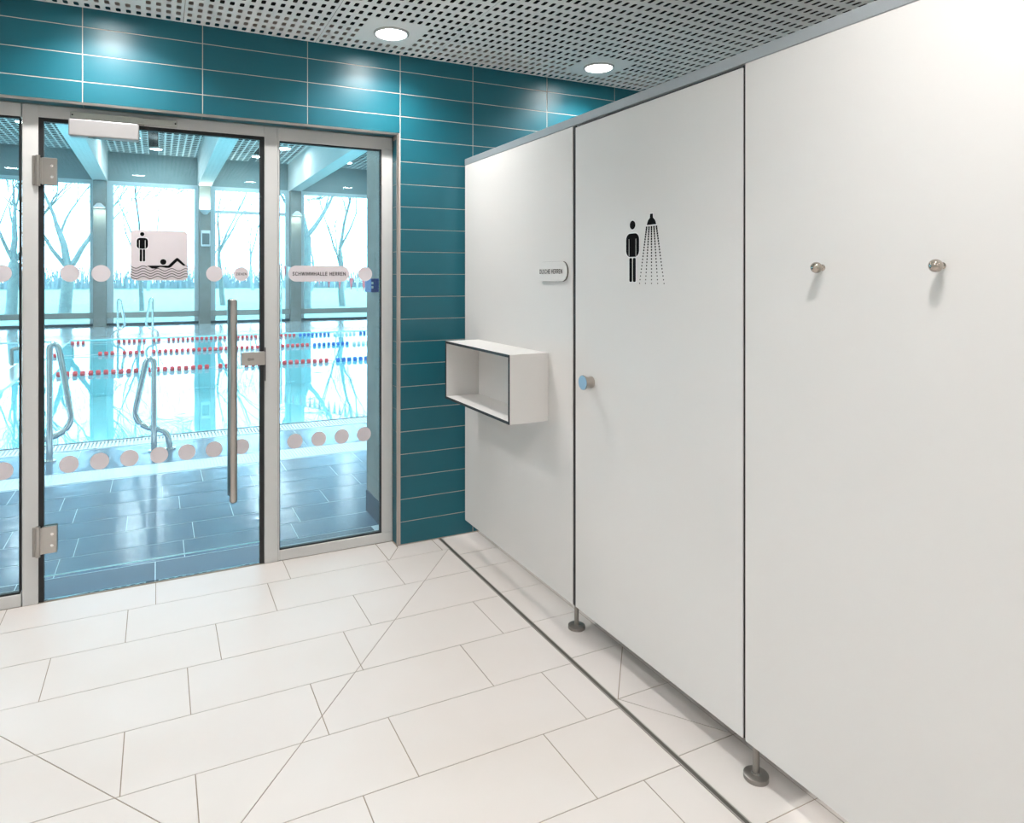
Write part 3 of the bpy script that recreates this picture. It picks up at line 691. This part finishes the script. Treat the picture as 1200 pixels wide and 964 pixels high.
# windows of the hall
wi = 3
for i, (a, b) in enumerate(zip(COLX, COLX[1:])):
    x0, x1 = a + .175, b - .175
    w = thing('window_%d' % wi, ((x0 + x1) / 2, HY1, 0), kind='structure'); wi += 1
    fr = MB().box(x0 - .2, x0 + .18, HY1, HY1 + .08, 0.05, 4.55).box(x1 - .12, x1 + .2, HY1, HY1 + .08, 0.05, 4.55).box(x0 + .18, x1 - .12, HY1, HY1 + .08, 4.42, 4.55).box(x0 + .18, x1 - .12, HY1, HY1 + .08, .0, .08)
    if i == 3: fr.box(x0 + .18, x1 - .12, HY1, HY1 + .08, 3.66, 3.76); fr.box(x1 - .75, x1 - .69, HY1, HY1 + .08, .08, 4.42)
    part('window_frame', fr, M['wframe'], w)
    part('window_pane', MB().box(x0 + .18, x1 - .12, HY1 + .03, HY1 + .04, .08, 4.42), M['hallglass'], w)
    part('sill_rail', MB().box(x0, x1, 24.02, 24.10, .24, .42), M['bar'], w)
    part('dark_sill', MB().box(x0, x1, 24.12, HY1, 0, .07), M['darkline'], w)
part('wall_hall_end', MB().box(HX0, -7.6, HY1, HY1 + .25, 0, 4.55).box(7.3, HX1, HY1, HY1 + .25, 0, 4.55), M['hallwall'], **S)
# sconces, speaker
for x, up, lab in ((-1.61, 0, 'small lit wall lamp on the concrete column left of the swimming sticker'), (1.38, 1, 'wall lamp lighting the top of the middle concrete column'), (4.295, 0, 'small lit wall lamp on the concrete column seen through the fixed pane')):
    t = thing('wall_lamp', (x, 23.84, 3.6), lab, 'wall lamp'); q = 1 if up else -1
    part('lamp_body', MB().lathe([(.0, -.12), (.06, -.11), (.16, .0), (.18, .02), (.16, .03)], (x, 23.66, 3.66), (0, 0, q), 20).box(x - .03, x + .03, 23.70, 23.86, 3.62, 3.68), M['wht'], t)
    part('lamp_lens', MB().lathe([(.0, .028), (.16, .028)], (x, 23.66, 3.66), (0, 0, q), 20), M['glow'], t)
    ld = bpy.data.lights.new('wall_lamp_light', 'AREA'); ld.shape = 'DISK'; ld.size = .28; ld.energy = 26 if up else 9; ld.color = (1, .93, .72)
    lo = bpy.data.objects.new('wall_lamp_light', ld); COL.objects.link(lo); lo.parent = t; lo.location = (0, -.18, .06 + q * .04)
    if up: lo.rotation_euler = (PI, 0, 0)
t = thing('speaker', (1.40, 23.8, 2.7), 'grey box speaker mounted on the middle concrete column', 'speaker')
part('speaker_box', MB().box(1.26, 1.54, 23.72, 23.86, 2.52, 3.04, .02), M['wht'], t)
part('speaker_grille', MB().box(1.29, 1.51, 23.705, 23.72, 2.58, 2.94, .005), M['speaker'], t)
# blue box on the pier
t = thing('info_box', (1.212, 4.05, 1.41), 'small blue box fixed to the concrete pier by the right pane', 'box')
part('box_body', MB().box(1.158, 1.2115, 3.975, 4.115, 1.412, 1.494, .002), M['bluebox'], t)
part('box_label', MB().box(1.160, 1.172, 3.9743, 3.975, 1.46, 1.475).box(1.160, 1.172, 3.9743, 3.975, 1.435, 1.45), M['wht'], t)

# pool ladders
def arc(pts, n=6):
    """rounded polyline: each inner point given with a radius"""
    out = [Vector(pts[0][:3])]
    for i in range(1, len(pts) - 1):
        p = Vector(pts[i][:3]); r = pts[i][3]; a = (Vector(pts[i - 1][:3]) - p).normalized(); b = (Vector(pts[i + 1][:3]) - p).normalized()
        s = p + a * r; e = p + b * r
        for k in range(n + 1):
            t = k / n; out.append(s * (1 - t) ** 2 + p * 2 * t * (1 - t) + e * t * t)
    out.append(Vector(pts[-1][:3])); return out
def ladder(xa, xb, y, zt, zt2, label, s=1.0, r=.025, group=None):
    t = thing('pool_ladder', ((xa + xb) / 2, y, 0), label, 'pool ladder', group)
    for x, sg, z in ((xa, 1, zt), (xb, -1, zt2)):
        dx = lambda v: x + sg * v * s
        p = [(dx(0), y, 0), (dx(0), y, z, .16 * s), (dx(.045), y + .01, z + .06 * s, .05 * s), (dx(.155), y + .03, .30 * s, .12 * s), (dx(.05), y + .03, .21 * s, .10 * s), (dx(-.115), y + .02, .19 * s, .10 * s), (dx(-.125), y + .02, 0)]
        p = [(dx(0), y, 0), (dx(0), y, z, .05 * s), (dx(.055), y + .01, z + .01, .06 * s), (dx(.158), y + .03, .29 * s, .09 * s), (dx(.06), y + .03, .20 * s, .07 * s), (dx(-.105), y + .02, .17 * s, .09 * s), (dx(-.125), y + .02, 0)]
        rail = part('handrail', MB().tube(arc(p, 8), r, 14), M['chrome'], t)
        for fx in (dx(0), dx(-.125)):
            part('flange', MB().lathe([(.0, .012), (r * 1.9, .010), (r * 1.9, .0), (0, 0)], (fx, y + (.0 if fx == dx(0) else .02), .0), (0, 0, 1), 20), M['chrome'], rail)
ladder(-.795, -.030, 6.52, .955, .80, 'polished steel pool ladder handrails at the near edge of the pool')
ladder(-.90, -.12, 19.25, .95, .97, 'thin steel pool ladder handrails at the far edge of the pool', 1.0, .028)
# small rail by the second basin
t = thing('grab_rail', (-2.30, 13.9, 0), 'small steel grab rail between the two basins, seen in the left-hand pane', 'rail')
part('rail_tube', MB().tube(arc([(-2.24, 13.9, 0), (-2.24, 13.9, .28, .05), (-1.9, 14.3, .28, .05), (-1.9, 14.3, 0)]), .03, 10), M['dsteel'], t)

# lane ropes
def lane(y, secs, label):
    t = thing('lane_rope', (2, y, 0), label, 'lane rope')
    part('rope', MB().tube([(PXE, y, .0), (HX1, y, .0)], .008, 6), M['wht'], t)
    for x0, x1, c in secs:
        mb = MB(); n = int((x1 - x0) / .105)
        for i in range(n):
            x = x0 + i * .105
            if c != 'wht' and random.random() < .06: continue
            mb.lathe([(.015, 0), (.038, .004), (.042, .035), (.038, .066), (.015, .07)], (x, y, .012), (1, 0, 0), 8)
        part('float', mb, M[c], t, kind='stuff')
lane(12.2, [(-1.75, -1.5, 'red'), (-1.40, 2.90, 'red'), (2.90, 4.6, 'blue'), (4.6, 6.2, 'wht'), (6.2, 9.8, 'blue')], 'nearest red and blue lane rope floating across the pool')
lane(15.2, [(-1.8, -1.55, 'red'), (-1.05, 3.1, 'red'), (3.1, 4.0, 'blue'), (4.0, 4.7, 'wht'), (4.7, 6.6, 'blue'), (6.6, 9.8, 'red')], 'middle red and blue lane rope across the pool')
lane(17.95, [(-1.78, -1.4, 'red'), (-.85, 3.3, 'red'), (3.3, 4.2, 'blue'), (4.2, 4.9, 'wht'), (4.9, 5.7, 'blue'), (6.1, 9.8, 'blue')], 'farthest red and blue lane rope across the pool')
# pennant line
t = thing('pennant_line', (4.5, 12, 1.7), 'line of red and white backstroke pennants hanging over the pool', 'pennants')
A = Vector((3.0, 19.1, 1.80)); B = Vector((4.8, 9.6, 1.62))
def cat(f): p = A.lerp(B, f); return Vector((p.x, p.y, p.z - .30 * 4 * f * (1 - f)))
A = Vector((3.02, 19.0, 1.86)); B = Vector((4.6, 8.2, 1.70))
part('line', MB().tube([cat(k / 24) for k in range(25)], .006, 5), M['wht'], t)
part('pole', MB().tube([(3.02, 19.0, 0), (3.02, 19.0, 1.9)], .022, 8), M['chrome'], t)
dr = (B - A); dr.z = 0; dr.normalize()
for k in range(1, 34):
    p = cat(k / 34); w = .10; h = .28 + random.uniform(-.02, .02); sw = random.uniform(-.05, .02)
    q = [p - dr * w, p + dr * w, p + Vector((sw * .5, sw, -h))]
    nrm = Vector((-dr.y, dr.x, 0)) * .003
    part('pennant', MB().add([v + nrm for v in q] + [v - nrm for v in q], [(0, 1, 2), (5, 4, 3), (0, 3, 4, 1), (1, 4, 5, 2), (2, 5, 3, 0)]), M['red' if k % 2 else 'wht'], t)

# ================================================================== OUTSIDE
part('lawn', MB().add([(-90, HY1 + .25, -.15), (110, HY1 + .25, -.15), (110, 170, .3), (-90, 170, .3)], [(0, 1, 2, 3)]), M['lawn'], **S)
def tree(x, y, h, r, lean, seed, label, leafy=False, depth=6, fork=None, seg=5, name='bare_tree', mk='bark'):
    rnd = random.Random(seed); t = thing(name, (x, y, -.15), label, 'tree')
    trunk = MB(); br = MB(); lf = MB()
    def grow(p, d, L, rr, n, mb):
        pts = [p]; rs = [rr]; dd = d.copy()
        k = 4 if n > depth - 2 else 3
        for i in range(k):
            dd = (dd + Vector((rnd.uniform(-.16, .16), rnd.uniform(-.16, .16), rnd.uniform(-.03, .09)))).normalized()
            pts.append(pts[-1] + dd * L / k); rs.append(max(.011, rr * (1 - .42 * (i + 1) / k)))
        mb.tube(pts, rs, seg + 2 if n == depth else (seg if n > 2 else 3), cap=False)
        if n == 0: return
        if leafy and n <= 2 and rnd.random() < .5:
            for _ in range(3):
                q = pts[-1] + Vector([rnd.uniform(-.2, .2) for _ in range(3)]); s = rnd.uniform(.03, .06)
                a = Vector([rnd.uniform(-1, 1) for _ in range(3)]).normalized() * s; b = a.cross(Vector([rnd.uniform(-1, 1) for _ in range(3)])).normalized() * s
                lf.add([q - a, q + b * .6, q + a, q - b * .6], [(0, 1, 2, 3)])
        m = 3 if rnd.random() < .62 else 2
        for i in range(m):
            ang = rnd.uniform(.28, .75) if i else rnd.uniform(.05, .35)
            ax = dd.cross(Vector([rnd.uniform(-1, 1) for _ in range(3)])).normalized()
            nd = (Matrix.Rotation(ang, 3, ax) @ dd); nd.z = max(nd.z, -.15) + .06
            st = pts[-1] if i == 0 else pts[rnd.choice([-1, -2])]
            grow(st, nd.normalized(), L * rnd.uniform(.66, .86), rs[-1] * (.86 if i == 0 else .62), n - 1, br)
    if fork:
        base = Vector((x, y, -.15)); top = base + Vector((lean[0], lean[1], fork))
        trunk.tube([base, base.lerp(top, .1), base.lerp(top, .5), top], [r * 1.35, r * 1.08, r, r * .95], 10, cap=False)
        for dv, k in ((Vector((-.10, .05, 1)), .72), (Vector((.62, .1, .9)), .55), (Vector((-.55, -.1, .9)), .42)):
            grow(top, dv.normalized(), h * .22, r * k, depth, br)
    else: grow(Vector((x, y, -.15)), Vector((lean[0], lean[1], 1)).normalized(), h * .36, r, depth, trunk)
    part('trunk', trunk, M[mk], t); part('branches', br, M[mk], t, kind='stuff')
    if leafy: part('leaves', lf, M['leaf'], t, kind='stuff')
tree(-3.50, 33, 9, .23, (.15, 0), 3, 'big bare tree with low fork outside, seen in the left of the door glass', True, 7, 2.0)
tree(-5.50, 34, 9, .20, (.1, 0), 5, 'bare tree with first leaves outside, seen in the left-hand pane', True, 7, 2.3)
tree(-.70, 37, 8.5, .12, (-.02, 0), 11, 'slender bare tree outside behind the swimming sticker', False, 7)
tree(6.30, 32.5, 10, .22, (.03, 0), 21, 'tall bare tree outside, trunk beside the right column', False, 7, 3.6)
tree(3.4, 42, 8.5, .16, (.05, 0), 31, 'bare tree outside, seen right of the middle column', False, 7)
tree(9.4, 38, 9, .2, (-.2, 0), 37, 'bare tree outside with branches reaching into the right pane', False, 7)
k = 0
for x, y, h in ((-17, 75, 11), (-11.5, 82, 12), (-6, 78, 10), (-1, 84, 12), (4.5, 79, 11), (10, 83, 12), (15.5, 77, 11), (21, 84, 12)):
    tree(x, y, h, .2, (random.uniform(-.1, .1), 0), 50 + k, 'distant bare tree on the far side of the lawn, %s' % ['outermost left', 'second from the left', 'third from the left', 'left of centre', 'right of centre', 'third from the right', 'second from the right', 'outermost right'][k], False, 5, None, 4, mk='hedge'); k += 1
hb = MB()
rnd = random.Random(9)
for i in range(2600):
    x = rnd.uniform(-45, 50); y = rnd.uniform(94, 104); h = rnd.uniform(1.0, 3.4)
    hb.tube([(x, y, .1), (x + rnd.uniform(-.5, .5), y, h)], [.10, .02], 3, cap=False)
tag(part('hedge', hb, M['hedge']), 'pale bare hedge along the far end of the lawn', 'hedge', kind='stuff')
